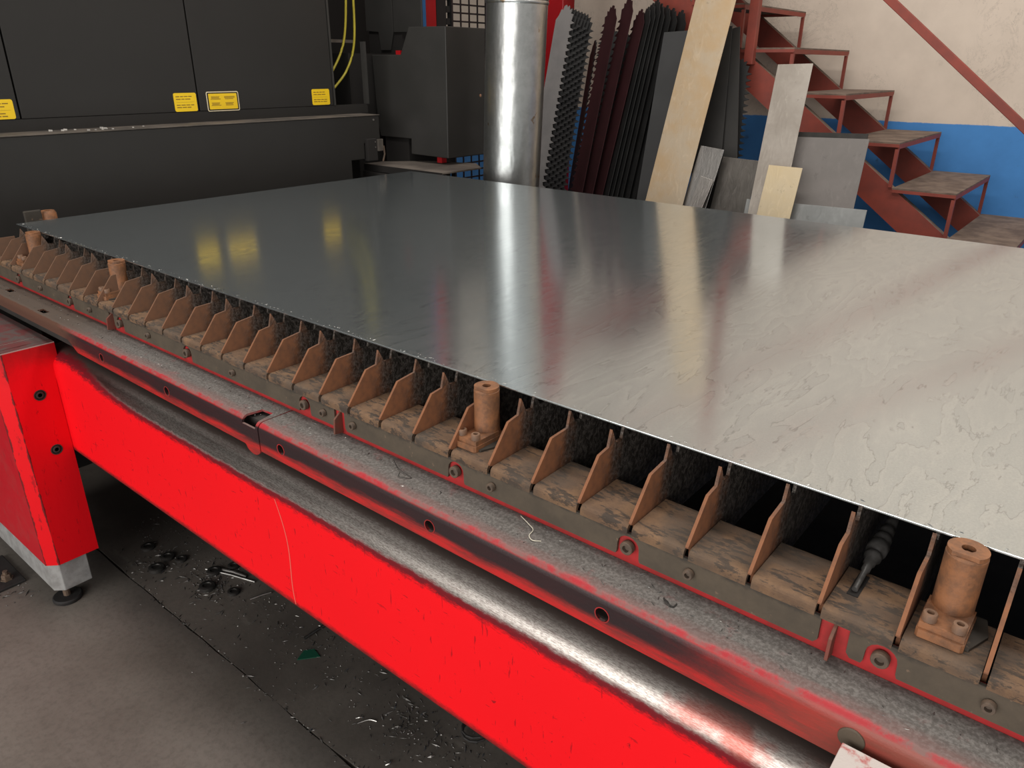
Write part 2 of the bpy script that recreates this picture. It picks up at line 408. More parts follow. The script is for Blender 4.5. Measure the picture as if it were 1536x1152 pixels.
# ================================================================= PALLET CARRIAGE
pc = thing('pallet_carriage', 'long dusty grey and red shuttle carriage with rusty slotted top plates holding the slats', 'shuttle carriage', (1.45, .75, .60))
def tile(x0, x1):
    r = .007; arc = [(-.083 + r - r*math.sin(a), .824 - r + r*math.cos(a)) for a in [math.pi/2*i/4 for i in range(5)]]
    back = random.uniform(-.010, .004)
    pts = [(back, .824)] + arc + [(-.083, .8105), (-.079, .8105), (-.079, .8145), (-.0755, .8195), (back, .8195)]
    mb = MB().prism(pts, YZ, x0, x1)
    return mb.build('slotted_plate', M['tile'], pc)
for i in range(len(XS)-1): tile(XS[i] + .0034, XS[i+1] - .0026)
tile(XS[0] - .10, XS[0] - .0026)
# fascia plates with arched bolt cut-outs
BIG = [.185, .498, .751, 1.032, 1.408, 1.754, 2.033, 2.315, 2.66]
SMALL = [.33, .607, .88, 1.196, 1.461, 1.535, 1.822, 2.113, 2.406, 2.80]
for x0, x1 in ((-.07, .700), (.722, 1.487), (1.512, 2.256), (2.284, 3.03)):
    pts = [(x0, .8125), (x0, .784), (x0 + .004, .779)]
    for b in BIG:
        if x0 + .02 < b < x1 - .02:
            pts += [(b - .0165, .779), (b - .0150, .783), (b - .0145, .7955)]
            pts += [(b - .0145*math.cos(a), .7955 + .0135*math.sin(a)) for a in [math.pi*q/8 for q in range(1, 8)]]
            pts += [(b + .0145, .7955), (b + .0150, .783), (b + .0165, .779)]
    pts += [(x1 - .004, .779), (x1, .784), (x1, .8125)]
    MB().prism(pts, XZ, -.0826, -.0785).build('fascia_plate', M['fascia'], pc)
MB().box(-.08, 3.04, -.0785, -.0745, .7640, .8100).build('backing_strip', M['strip_red'], pc)
for gx in (.711, 1.500, 2.270):
    MB().prism([(-.078, .8115), (-.094, .7995), (-.096, .774), (-.0788, .7715)], YZ, gx - .0018, gx + .0018).build('locating_fin', M['fin'], pc, bevel=.0006)
# socket screws
def screw_mesh(r, h, name):
    return MB().lathe([(r*.82, 0), (r, .001), (r, h-.001), (r*.9, h), (r*.52, h), (r*.48, h*.45)], (0,0,0), (0,-1,0), 14).mesh(name, M['bolt'], .6)
sm_big = screw_mesh(.0086, .0085, 'screw'); sm_small = screw_mesh(.0062, .0075, 'screw')
for b in BIG:
    put('socket_screw', sm_big, pc, (b, -.080, .7945))
for b in SMALL: put('socket_screw', sm_small, pc, (b, -.0826, .7965))
# rail: dusty top with slots, rounded shoulder, front flange with holes
HOL = [.787, 1.060, 1.426, 1.766, 2.043, 2.316, 2.62]
def rail(x0, x1, slots, tab):
    yF, yT, zT = -.1488, -.1360, .770
    mb = MB()
    out = [(x0, yT), (x1, yT), (x1, -.079), (x0, -.079)]
    if tab: out = [(x0, yT), (1.318, yT), (1.322, -.110), (1.350, -.108), (1.357, yT), (x1, yT), (x1, -.079), (x0, -.079)]
    mb.holed(out, [[(a, b), (c, b), (c, d), (a, d)] for a, c, b, d in slots], XY(zT), -.004, 0)
    n = 6; r = .0128
    arcs = [(yT - r*math.sin(a), zT - r + r*math.cos(a)) for a in [math.pi/2*i/n for i in range(n+1)]]
    inn = [(yT - (r-.004)*math.sin(a), zT - r + (r-.004)*math.cos(a)) for a in [math.pi/2*i/n for i in range(n+1)]]
    prof = arcs + inn[::-1]
    for a, b in ([(x0, 1.318), (1.357, x1)] if tab else [(x0, x1)]): mb.prism(prof, YZ, a, b)
    zb = .7190; zt = zT - r
    out = [(x0, zt), (x0, zb)]
    if tab:
        out += [(1.318, zb)] + [(1.3425 - .0225*math.cos(a), zb + .004 - .017*math.sin(a)) for a in [math.pi*q/10 for q in range(1, 10)]] + [(1.362, zb)]
    out += [(x1, zb), (x1, zt)]
    if x0 < 0: out = [(x0, zt), (x0, .7445), (.62, .7445), (.66, zb + .004)] + out[2:]
    mb.holed(out, [circ(h, .7425, .0088, 20) for h in HOL if x0 + .02 < h < x1 - .02], XZ, yF, yF + .004)
    return mb.build('rail', M['rail'], pc, smooth=.5)
rail(-.10, 1.3635, [(.17, .205, -.118, -.103), (.423, .462, -.134, -.120)], True)
rail(1.3665, 3.03, [], False)
MB().box(-.09, 3.02, -.128, -.090, .712, .760).build('inner_bar', M['dark'], pc)
MB().lathe([(.0125, 0), (.0135, .001), (.0135, .007), (.012, .008), (.008, .008), (.0075, .0065), (.003, .0065)], (1.3425, -.140, .7325), (0,-1,0), 24).build('roller_pin', M['bolt'], pc, smooth=.6)
for h in HOL: MB().lathe([(.0090, 0), (.0101, 0), (.0101, .0005), (.0090, .0006), (.0087, 0)], (h, -.1488, .7425), (0,-1,0), 20, False).build('hole_rim', M['strip_red'], pc, smooth=.8)
MB().lathe([(.0122, 0), (.0120, .0012), (.011, .0016)], (2.316, -.1490, .7470), (0,-1,0), 24).build('blanking_disc', M['fascia'], pc)
# rest of the carriage: far bar, ends, cross members, added tray
MB().box(-.09, 3.04, 1.512, 1.585, .735, .7895).build('far_bar', M['fascia'], pc)
MB().box(-.115, -.062, -.075, 1.585, .772, .823).build('end_bar', M['fascia'], pc)
MB().box(3.0, 3.05, -.075, 1.585, .772, .823).build('end_bar', M['fascia'], pc)
for cxm in (.35, 1.13, 1.90, 2.66): MB().box(cxm, cxm + .05, -.074, 1.51, .70, .786).build('cross_member', M['dark'], pc)
MB().box(-.05, 3.0, .02, 1.50, .50, .52).build('shade_tray', M['dark'], pc)  # unseen tray added to block light and keep the underside dark
MB().box(-.05, 3.0, .010, .02, .50, .70).build('shade_tray_lip', M['dark'], pc)
# stop posts on flanged feet
def stop(x, rz=0, tall=.0745):
    o = put('stop_post', MB().lathe([(.0212, 0), (.0205, .006), (.0185, .014), (.0182, .058), (.0182, .0600), (.0182, tall-.002), (.0165, tall), (.0085, tall), (.0080, tall-.004), (.0045, tall-.004), (.0040, tall-.001)], (0,0,0), (0,0,1), 28).mesh('stop_post', M['rust'], .6), pc, (x, -.0195, .8265))
    fm = MB().prism([(-.0205, -.046), (-.018, -.0485), (.018, -.0485), (.0205, -.046), (.0215, .004), (.016, .016), (-.016, .016), (-.0215, .004)], lambda u, v, w: (u, v, w), 0, .0085)
    fm.prism([(-.0193, -.045), (.0193, -.045), (.0203, .003), (-.0203, .003)], lambda u, v, w: (u, v, w), .0085, .0155)
    put('flange', fm.mesh('flange', M['rust']), o, (x, -.0195, .8243))
    cap = [(x + .0178*math.cos(a), -.0195 + .0178*math.sin(a)) for a in [math.radians(-50 + 280*i/20) for i in range(21)]]
    MB().holed(cap, [circ(x, -.0195, .0062, 14)], XY(.9005), 0, .0045).build('stop_cap', M['rust'], o)
    MB().prism([(x - .02, -.066), (x + .024, -.06), (x + .035, -.03), (x + .030, -.004), (x - .02, -.004)], XY(.8241), 0, .003).build('slotted_base', M['fascia'], o)
    for dx in (-.0125, .0125):
        put('flange_screw', MB().lathe([(.0066, 0), (.0066, .0075), (.006, .0085), (.0034, .0085), (.003, .005)], (0,0,0), (0,0,1), 14).mesh('flange_screw', M['screw_rust'], .6), o, (x + dx, -.0575, .8398))
    return o
for sx in (1.757, 2.355, .640, .165): stop(sx)
# rubber booted link in the slotted plate
MB().lathe([(.003, -.05), (.003, -.018), (.0045, -.016), (.0045, -.006), (.0062, -.004), (.0062, .004), (.0090, .007), (.0090, .012), (.0068, .015), (.0108, .019), (.0112, .031), (.0078, .035), (.0098, .039), (.0094, .047), (.0062, .051), (.0080, .055), (.0076, .063), (.005, .067), (.0066, .072), (.006, .079), (.004, .10)], (2.272, .010, .834), (0, 1, .12), 16).build('booted_link', M['grease'], pc, smooth=.9)
MB().box(2.2665, 2.2775, -.046, -.004, .8236, .8248).build('link_slot', M['hole'], pc)
# far-end stop hardware by the machine
MB().box(-.075, -.066, .045, .092, .823, .922).build('end_bracket', M['fascia'], pc, bevel=.003)
MB().lathe([(.022, 0), (.022, .085), (.018, .092), (.008, .092), (.008, .088)], (-.085, .115, .822), (0,0,1), 22).build('end_stop', M['rust'], pc, smooth=.6)
MB().prism([(-.083, .79), (-.083, .830), (-.055, .872), (-.015, .872), (-.015, .79)], YZ, .005, .010).build('end_gusset', M['slat'], pc)

# ================================================================= RED FRAME: beam and legs
fr = thing('table_frame', 'bright red steel support frame with worn bare top edge and legs on grey feet', 'support frame', (1.4, -.12, 0))
r = .040; yF = -.1535
pts = [(yF, .428), (yF, .645)] + [(yF + r - r*math.cos(a), .645 + r*math.sin(a)) for a in [math.pi/2*i/8 for i in range(1, 9)]] + [(-.050, .685), (-.050, .681), (-.1145, .681)] + \
      [(yF + r - (r-.004)*math.cos(a), .645 + (r-.004)*math.sin(a)) for a in [math.pi/2*i/8 for i in range(7, -1, -1)]] + [(yF+.004, .432), (-.06, .432), (-.06, .428)]
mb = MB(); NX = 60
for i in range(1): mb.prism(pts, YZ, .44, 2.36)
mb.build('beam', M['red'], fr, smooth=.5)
sc = [(1.395 + .0015*q + .010*math.sin(q*.22), -.1538, .640 - .0095*q) for q in range(23)]
scr = MB()
for i in range(len(sc)-1):
    a, b = sc[i], sc[i+1]; w = .0013
    scr.add([(a[0]-w, a[1], a[2]), (a[0]+w, a[1], a[2]), (b[0]+w, b[1], b[2]), (b[0]-w, b[1], b[2])], [(0, 1, 2, 3)])
scr.build('scratch', simple('pale_scratch', (.80, .12, .09), None, rough=.6), fr)
def leg(x1, x0, yb, yf, zt, notch, m_top):
    ch = .024
    back = [(yb, .133), (yb, .610), (yb + .003, .640), (yb + .0155, .6640), (yb + .0155, zt)] if notch else [(yb, .133), (yb, zt)]
    mb = MB().prism([(yf + ch, .133)] + back + [(yf + ch, zt)], YZ, x0, x1)
    mb.prism([(x1, yf + ch), (x1 - ch, yf), (x0, yf), (x0, yf + ch)], XY(0), .133, zt)
    o = mb.build('leg', m_top, fr)
    MB().prism([(x1 - .006, yb - .030), (x1 - .006, yf + ch), (x1 - ch - .004, yf + .004), (x0, yf + .004), (x0, yb - .03)], XY(0), .050, .1329).build('foot_block', M['greyfoot'], o, bevel=.002)
    MB().lathe([(.034, 0), (.036, .003), (.036, .009), (.033, .012)], (x1 - .045, yf + .035, 0), (0,0,1), 28).build('foot_pad', M['rubber'], o, smooth=.7)
    MB().lathe([(.009, 0), (.009, .045)], (x1 - .045, yf + .035, .010), (0,0,1), 12).build('foot_stem', M['bolt'], o)
    return o
L1 = leg(.500, -.22, -.1545, -.276, .710, True, M['leg'])
for py, pz in ((-.196, .590), (-.191, .443)):
    MB().lathe([(.0135, 0), (.0135, .0012), (.011, .0012), (.0105, -.004)], (.500, py, pz), (1,0,0), 20).build('bolt_rim', M['dark'], L1)
    MB().lathe([(.0095, 0), (.0095, .004), (.008, .005), (.005, .005), (.0045, .001)], (.4965, py, pz), (1,0,0), 16).build('leg_bolt', M['dark'], L1, smooth=.6)
L2 = leg(2.62, 2.312, -.160, -.276, .745, False, M['leg'])
MB().box(2.311, 2.62, -.277, -.1585, .7455, .7480).build('cap_plate', M['scuff'], L2, bevel=.0008)
MB().box(.30, .44, -.276, -.16, .7105, .7112).build('top_scuff', M['leg'], L1)

# anchor plate on the floor
an = thing('floor_anchor', 'dark floor anchor plate with a big hex nut beside the grey foot', 'anchor plate', (.25, -.32, 0))
MB().box(.12, .295, -.36, -.285, .0004, .008).build('plate', M['rubber'], an, bevel=.002)
MB().lathe([(.016, 0), (.016, .003), (.0125, .003), (.0125, .014), (.010, .016)], (.255, -.318, .008), (0,0,1), 6).build('nut', M['bolt'], an)
MB().lathe([(.0065, 0), (.0065, .012)], (.255, -.318, .022), (0,0,1), 10).build('stud', M['bolt'], an)

# ================================================================= BLACK LASER MACHINE
mc = thing('laser_machine', 'big black laser cutting machine with yellow warning stickers at the end of the table', 'machine', (-.6, .2, 0))
# skirt (stepped right end)
MB().prism([(-2.2, 0), (1.395, 0), (1.395, .934), (1.470, .934), (1.470, 1.0), (1.561, 1.0), (1.561, 1.111), (-2.2, 1.111)], YZ, -.37, -.25).build('skirt', M['black'], mc, bevel=.003)
MB().box(-.385, -.247, -2.2, 1.563, 1.111, 1.1145).build('ledge', M['ledge'], mc, bevel=.001)
MB().box(-.40, -.372, -2.2, 1.606, 1.1147, 1.1515).build('kick_strip', M['black'], mc)
for y0, y1 in ((-2.2, .1985), (.2035, .7985), (.8035, 1.4165)):
    MB().box(-.40, -.370, y0, y1, 1.1525, 2.30).build('panel', M['black'], mc, bevel=.0015)
MB().box(-.405, -.367, 1.4195, 1.4275, 1.1525, 2.30).build('door_jamb', M['housing'], mc)
MB().box(-.44, -.40, -2.2, 1.412, 1.10, 2.30).build('liner', M['hole'], mc)
MB().box(-.39, -.366, 1.600, 1.612, 1.1525, 1.405).build('corner_post', M['housing'], mc)
MB().box(-1.5, -1.15, 1.412, 2.75, 0, 2.3).build('inner_cabinet', M['hole'], mc)
MB().box(-.95, -.44, 1.40, 1.412, 1.10, 2.3).build('inner_wall', M['hole'], mc)
MB().box(-.95, -.40, 1.412, 1.60, 1.06, 1.115).build('inner_floor', M['hole'], mc)
MB().box(-.62, -.60, 1.42, 1.75, 1.405, 1.418).build('inner_rail', M['shelf'], mc)
MB().box(-.42, -.375, 1.395, 1.54, 0, 1.11).build('skirt_return', M['hole'], mc)
MB().box(-.80, -.50, 1.62, 1.98, 0, 1.36).build('side_cabinet', M['hole'], mc)
def spline(p, n=10):
    p = [Vector(q) for q in p]; out = []
    for i in range(len(p)-1):
        a, b, c, d = p[max(i-1, 0)], p[i], p[i+1], p[min(i+2, len(p)-1)]
        for k in range(n):
            t = k/n; out.append(.5*((2*b) + (c-a)*t + (2*a-5*b+4*c-d)*t*t + (3*b-a-3*c+d)*t**3))
    return out + [p[-1]]
MB().tube(spline([(-.5, 1.636, 1.75), (-.5, 1.63, 1.573), (-.5, 1.601, 1.406), (-.5, 1.531, 1.293), (-.5, 1.45, 1.22)]), .0052, 8).build('hose', M['hose'], mc, smooth=1)
MB().tube(spline([(-.5, 1.665, 1.75), (-.5, 1.672, 1.575), (-.5, 1.659, 1.40), (-.5, 1.609, 1.293), (-.5, 1.533, 1.221), (-.5, 1.46, 1.17)]), .0052, 8).build('hose', M['hose'], mc, smooth=1)
# stickers
def rrect(y0, y1, z0, z1, r=.006):
    o = []
    for cy, cz, a0 in ((y1-r, z1-r, 0), (y0+r, z1-r, 90), (y0+r, z0+r, 180), (y1-r, z0+r, 270)):
        o += [(cy + r*math.cos(math.radians(a0+a)), cz + r*math.sin(math.radians(a0+a))) for a in (0, 30, 60, 90)]
    return o
def sticker(y0, y1, z0, z1, border=False):
    st = None
    if border:
        b = MB().prism(rrect(y0, y1, z0, z1), YZ, -.370, -.3692).build('warning_sticker', M['cream'], mc)
        MB().prism(rrect(y0+.003, y1-.003, z0+.003, z1-.003, .004), YZ, -.3692, -.3688).build('black_border', M['hole'], b)
        MB().prism(rrect(y0+.008, y1-.008, z0+.007, z1-.007, .002), YZ, -.3688, -.3684).build('yellow_field', M['yellow'], b)
        ym = (y0+y1)/2; pr = MB()
        for ya, yb in ((y0+.014, ym-.004), (ym+.004, y1-.014)):
            for z in (.010, .014, .018, .032, .036, .040):
                zz = z1 - .008 - z; d = random.uniform(.0, .014)
                pr.box(-.3684, -.3681, ya+d*.4, yb-d, zz-.0010, zz+.0010)
        pr.build('print_lines', M['print'], b)
    else:
        b = MB().prism(rrect(y0, y1, z0, z1), YZ, -.370, -.3692).build('warning_sticker', M['yellow'], mc)
        pr = MB()
        for z in (.012, .021, .041, .049):
            y = y0 + .008
            while y < y1 - .024:
                l = random.uniform(.010, .020); pr.box(-.3692, -.3689, y, min(y+l, y1-.012), z1-z-.0014, z1-z+.0014); y += l + .003
        pr.box(-.3692, -.3690, y0+.008, y1-.010, z1-.0315, z1-.0310)
        pr.build('print_lines', M['print'], b)
sticker(.098, .187, 1.1535, 1.211); sticker(.707, .794, 1.1535, 1.2165); sticker(.834, .967, 1.1495, 1.2185, True); sticker(1.308, 1.398, 1.1565, 1.2185)
# latch at the skirt corner
la = MB().box(-.27, -.235, 1.475, 1.53, .926, 1.018).build('limit_switch', M['hole'], mc, bevel=.002)
MB().box(-.236, -.225, 1.527, 1.556, .965, 1.015).build('striker', M['ledge'], la, bevel=.002)
MB().tube([(-.23, 1.56, .985), (-.232, 1.566, .95), (-.24, 1.562, .92)], .004).build('switch_cable', M['bolt'], la)
for py, pz in ((1.518, 1.004), (1.518, .982)): MB().lathe([(.003, 0), (.003, .002)], (-.2345, py, pz), (1,0,0), 8).build('switch_screw', M['silver'], la)
MB().lathe([(.004, 0), (.004, .003)], (-.25, 1.528, 1.094), (1,0,0), 10).build('skirt_screw', M['silver'], mc)
# foil scraps on the ledge
random.seed(5)
for i in range(13):
    y = random.choice((.27, .36, .43, .52, .30, .40)) + random.uniform(-.03, .04); x = -.30 + random.uniform(-.04, .03); s = random.uniform(.0025, .0055)
    o = MB().add([(x, y, 1.1147), (x+s*.5, y+s*2, 1.1147), (x, y+s*2.2, 1.1147+s*.8), (x-s*.5, y+s*.3, 1.1147+s), (x-.002, y+s, 1.1147)], [(0,1,2,3), (0,4,1), (1,4,2), (2,4,3), (3,4,0)]).build('foil_scrap', M['foil'])
    tag(o, 'crumpled bright metal scrap lying on the black machine ledge', 'scrap', 'metal scraps on the machine ledge')

# ---- machine side housing
hs = thing('side_housing', 'charcoal stepped steel housing box beside the round duct', 'housing', (-.25, 1.9, .9))
MB().prism([(-.49, 1.355), (-.298, 1.355), (-.240, 1.465), (-.016, 1.463), (-.020, .931), (-.256, .934), (-.253, 1.001), (-.462, 1.001), (-.478, 1.10)], XZ, 1.75, 2.0).build('casing', M['housing'], hs, bevel=.003)
MB().box(-.33, -.30, 1.752, 1.80, 1.355, 1.372).build('red_cap', M['redgloss'], hs)
MB().box(-.11, -.08, 1.77, 1.80, .905, .932).build('red_peg', M['redgloss'], hs)
MB().lathe([(.012, 0), (.012, .91)], (-.15, 1.88, 0), (0,0,1), 10).build('support_post', M['dark'], hs)
MB().lathe([(.03, 0), (.03, .06)], (-.15, 1.88, .87), (0,0,1), 10).build('support_head', M['dark'], hs)
MB().box(-.44, -.28, 1.76, 1.99, 0, 1.002).build('pedestal', M['hole'], hs)
sf = thing('side_shelf', 'low dusty brown shelf plate below the charcoal housing', 'shelf', (-.1, 1.62, 0))
MB().prism([(-.36, 1.556), (.130, 1.556), (.130, 1.80), (.01, 1.90), (-.22, 1.82), (-.36, 1.66)], XY(0), .894, .900).build('plate', M['shelf'], sf)
MB().box(-.36, .130, 1.552, 1.5565, .872, .8995).build('front_lip', M['hole'], sf)
MB().prism([(-.36, 1.545), (-.02, 1.545), (-.02, 1.552), (-.36, 1.552)], XY(0), .845, .868).build('rail_edge', M['dark'], sf)
MB().box(.02, .06, 1.62, 1.66, 0, .894).build('leg', M['dark'], sf)
gc = thing('gantry_cover', 'dark hanging gantry cover with a stepped lower edge behind the stepped housing', 'machine cover', (-.6, 2.02, 1.4))
MB().prism([(-.80, 2.3), (-.81, 1.467), (-.72, 1.461), (-.708, 1.378), (-.638, 1.378), (-.612, 1.459), (-.612, 2.3)], XZ, 2.0, 2.008).build('left_plate', M['housing'], gc, bevel=.002)
MB().prism([(-.608, 2.3), (-.608, 1.458), (-.43, 1.456), (-.41, 1.48), (-.41, 2.3)], XZ, 2.0, 2.008).build('right_plate', M['housing'], gc, bevel=.002)
MB().box(-.80, -.56, 2.0085, 2.07, 0, 2.3).build('carrier', M['hole'], gc)

# ================================================================= DUCT, POSTS, FENCE
du = thing('exhaust_duct', 'shiny galvanised round exhaust duct standing behind the sheet', 'duct', (.335, 1.72, 0))
ax = (.0245, 0, .655)
MB().lathe([(.1155, 0), (.1165, .9), (.1175, 1.528)], (.335, 1.72, 0), ax, 56).build('lower_pipe', M['duct'], du, smooth=.5)
MB().lathe([(.118, 0), (.1205, .003), (.1205, .010), (.1185, .013), (.1205, .017), (.1205, .024), (.118, .027)], (.335+.0571, 1.72, 1.527), ax, 56).build('joint_bead', M['duct'], du, smooth=.8)
MB().lathe([(.1175, 0), (.1175, 1.2)], (.335+.0581, 1.72, 1.553), ax, 56).build('upper_pipe', M['duct'], du, smooth=.5)
MB().lathe([(.006, 0), (.005, .003), (.002, .004)], (.305, 1.605, 1.205), (-.3,-1,0), 10).build('rivet', M['rust'], du)

tag(MB().box(-.55, -.50, 2.076, 2.118, 0, 2.3).build('blue_post', M['blue'], bevel=.002), 'slim blue steel post between the gantry cover and a red post', 'post')
tag(MB().box(-.55, -.50, 2.1185, 2.188, 0, 2.3).build('red_post', M['redgloss'], bevel=.002), 'narrow glossy red post next to the slim blue post', 'post')
bk = thing('cable_bracket', 'black notched cable bracket beside the wire mesh fence', 'bracket', (-.5, 2.23, 0))
MB().box(-.53, -.505, 2.195, 2.262, 0, 2.3).build('upright', M['hole'], bk)
for z in (1.50, 1.555, 1.61, 1.66): MB().box(-.53, -.50, 2.262, 2.285, z, z+.028).build('tooth', M['hole'], bk)
fe = thing('mesh_fence', 'black square wire mesh safety fence panel behind the duct', 'fence', (-.5, 2.6, 0))
wm = MB()
y = 2.30; wy = []
while y < 3.0: wy.append(y); y += .0635
for y in wy: wm.box(-.502, -.498, y-.0045, y+.0045, .10, 2.30)
z = .12
while z < 2.3: wm.box(-.503, -.499, 2.29, 2.96, z-.0040, z+.0040); z += .0388
tag(wm.build('wire_mesh', M['wire'], fe), kind='stuff')
MB().box(-.52, -.49, 2.286, 2.298, 0, 2.32).build('fence_post', M['wire'], fe)
MB().box(-.52, -.49, 2.96, 2.99, 0, 2.32).build('fence_post', M['wire'], fe)
tag(MB().box(-.33, -.068, 2.65, 2.75, 0, 2.35).build('red_column', M['redgloss'], bevel=.004), 'wide red steel column between the round duct and the grey toothed blades', 'column')

# ================================================================= STAIRCASE
st = thing('staircase', 'red oxide steel open-riser staircase with dusty treads along the two-tone wall', 'staircase', (1.5, 2.95, 0))
G, RZ = .2345, .1722
def tread_at(k): return 1.854 - G*k, .871 + RZ*k           # right end x, top z
line = lambda x: .871 - RZ/G*(x - 1.6195)                     # stringer top line
for ys in (2.600, 3.262):
    x0, x1 = -.35, 2.80
    pts = [(x0, line(x0)), (x1, line(x1)), (x1, line(x1) - .126), (x0, line(x0) - .126)]
    pts = [(x0, line(x0)), (2.795, line(2.795)), (2.795, 0), (2.62, 0), (x0, line(x0) - .126)]
    o = MB().prism(pts, XZ, ys, ys + .006).build('stringer', M['stair'], st)
    for dz in (0, -.126):
        p = [(x0, line(x0)+dz), (2.62, line(2.62)+dz), (2.62, line(2.62)+dz-.007), (x0, line(x0)+dz-.007)]
        if dz: p = [(a, b+.007) for a, b in p]
        MB().prism(p, XZ, ys + .0061, ys + .040).build('flange', M['tread'], o)
for k in range(-4, 7):
    xr, z = tread_at(k); xl = xr - G + .004
    o = MB().box(xl, xr, 2.592, 3.305, z-.006, z).build('tread', M['tread'], st)
    MB().box(xl, xr, 2.590, 2.5955, z-.018, z-.0062).build('front_edge', M['stair'], o)
    MB().box(xr-.006, xr, 2.596, 3.30, z-.024, z-.0062).build('nosing', M['stair'], o)
    MB().box(xl, xr, 3.300, 3.3055, z-.018, z-.0062).build('rear_edge', M['stair'], o)
    if z - RZ > .01:
        for yy in (2.592, 3.285):
            MB().box(xr-.0135, xr-.0005, yy, yy+.014, z-RZ+.001, z-.0245).build('tread_leg', M['stair'], o)
for px, z0 in ((.967, 1.322), (2.46, .25), (-.1, 2.1)):
    MB().box(px-.020, px+.020, 2.566, 2.5985, z0, line(px) + .93).build('post', M['stair'], st, bevel=.002)
def bar(zoff, name):
    f = lambda x: 1.149 - .806*(x - 2.011) + zoff
    o = MB().prism([(-.25, f(-.25)), (2.50, f(2.50)), (2.50, f(2.50)-.038), (-.25, f(-.25)-.038)], XZ, 2.546, 2.5655).build(name, M['stair'], st, bevel=.002)
    return o
bar(0, 'mid_rail'); bar(.48, 'handrail')

# ================================================================= SPARE BLADES LEANING
mats = dict(G=simple('light_grey_blade_steel', (.26, .245, .24), (.20, .19, .19), 4, .45, .3),
            G2=simple('dark_blade_steel', (.020, .019, .020), (.032, .031, .031), 6, .5, 0, 0, .3),
            Mr=simple('maroon_blade_steel', (.040, .013, .015), (.026, .010, .011), 5, .6, 0, 0, .15),
            K=simple('black_blade_steel', (.011, .011, .011), (.018, .0175, .0175), 6, .55, 0, 0, .25))
blade = {}
def spare(top, floor, yaw, side, m, label, kind=0):
    key = (kind, m)
    if key not in blade: blade[key] = MB().prism(slat_outline(kind, 99 + kind, clean=True), lambda u, v, w: (v, w, u), -.002, .002).mesh('blade', mats[m])
    a = Vector(floor); t = Vector(top); d = (t - a).normalized()
    w = Vector((math.cos(yaw), math.sin(yaw), 0))*side
    w = (w - d*w.dot(d)).normalized(); n = d.cross(w)
    Mx = Matrix((w, n, d)).transposed().to_4x4(); L = (t - a).length
    sc = min(L/1.66, 1.0)
    o = put('spare_blade', blade[key]); Mx.translation = a - w*.055 + Vector((0, 0, .012 + .06*abs(w.z)))
    o.matrix_world = Mx @ Matrix.Diagonal((1, 1, sc, 1))
    return tag(o, label, 'toothed blade', 'spare toothed blades leaning behind the table')
spare((.129, 2.418, 1.559), (.164, 1.95, 0), .0, 1, 'G', 'light grey toothed blade at the front of the leaning stack beside the red column')
for i in range(1, 7):
    spare((.129+.009*i, 2.418+.012*i, 1.556-.005*i), (.164+.0145*i, 1.95+.014*i, 0), .12, 1, 'G2', 'dark toothed blade, %s in the stack behind the light grey blade' % ordinal(i), i % 2)
spare((.215, 2.53, 1.40), (.285, 2.10, 0), -.75, 1, 'K', 'short thin black blade standing between the grey stack and the maroon blades')
for i, (t, f) in enumerate([((.335, 2.474, 1.546), (.330, 2.03, 0)), ((.412, 2.490, 1.577), (.362, 2.045, 0)), ((.470, 2.50, 1.529), (.392, 2.06, 0))]):
    spare(t, f, -.42 - .05*i, -1, 'Mr', 'dark maroon toothed blade, %s counted from the stack behind the grey blade' % ordinal(i + 1), i % 2)
for i, (t, f) in enumerate([((.505, 2.499, 1.535), (.435, 2.06, 0)), ((.522, 2.507, 1.550), (.455, 2.066, 0)), ((.540, 2.515, 1.566), (.480, 2.072, 0)), ((.556, 2.52, 1.548), (.505, 2.078, 0)), ((.580, 2.53, 1.541), (.535, 2.088, 0)), ((.605, 2.54, 1.530), (.565, 2.094, 0)), ((.640, 2.555, 1.522), (.600, 2.10, 0))]):
    spare(t, f, -.62 + .03*i, -1, 'K', 'black toothed blade, %s counted from the maroon blades towards the dark plain plate' % ordinal(i + 1), i % 2)
spare((.240, 2.625, 1.47), (.300, 2.21, 0), .35, -1, 'K', 'black toothed blade filling the gap behind the short thin black blade')
spare((.36, 2.60, 1.44), (.400, 2.19, 0), .35, -1, 'K', 'black toothed blade half hidden behind the maroon blades', 1)
spare((.955, 2.52, 1.33), (1.13, 2.16, 0), .1, 1, 'K', 'black toothed blade peeking out behind the dark plates by the stairs')

# ================================================================= LEANING PLATES
def lean(name, yb, k, TL, w, down, m, label, cat, up=0, t=.003):
    q = math.sqrt(1 + k*k); d = Vector(down).normalized(); e = Vector((-d.y, d.x)) ; e = e if e.x > 0 else -e
    tl = Vector(TL) - d*up; tr = tl + e*w
    lo = min(tl.y, tr.y); L = (lo - .004)/abs(d.y)
    low = tl if tl.y < tr.y else tr
    P = [tl, tr, tr + d*L, tl + d*L]
    f = lambda u, v, ww: (u, yb + k*v/q - ww/q, v/q + ww*k/q)
    o = MB().prism([(p.x, p.y) for p in P], f, 0, t).build(name, m, bevel=.0006)
    return tag(o, label, cat)
A = m_alu
lean('metal_strip', 1.95, .28, (.791, 1.624), .177, (-.048, -.999), A('brushed_pale_strip', (.48, .39, .285), (.48, .34, .20), .45, .4), 'tall pale tan metal strip leaning in front of the dark plates', 'metal strip', .45)
lean('metal_strip', 1.925, .28, (1.207, 1.373), .132, (.03, -.999), A('brushed_silver_strip', (.42, .375, .33), (.33, .29, .25), .4, .5), 'medium silver smeared metal strip leaning against the stair stringer', 'metal strip')
lean('metal_plate', 1.895, .28, (1.274, 1.007), .129, (-.012, -1.0), A('pale_yellow_plate', (.58, .48, .33), (.60, .48, .30), .5, .3), 'small pale yellow plate in front of the medium silver strip', 'metal plate')
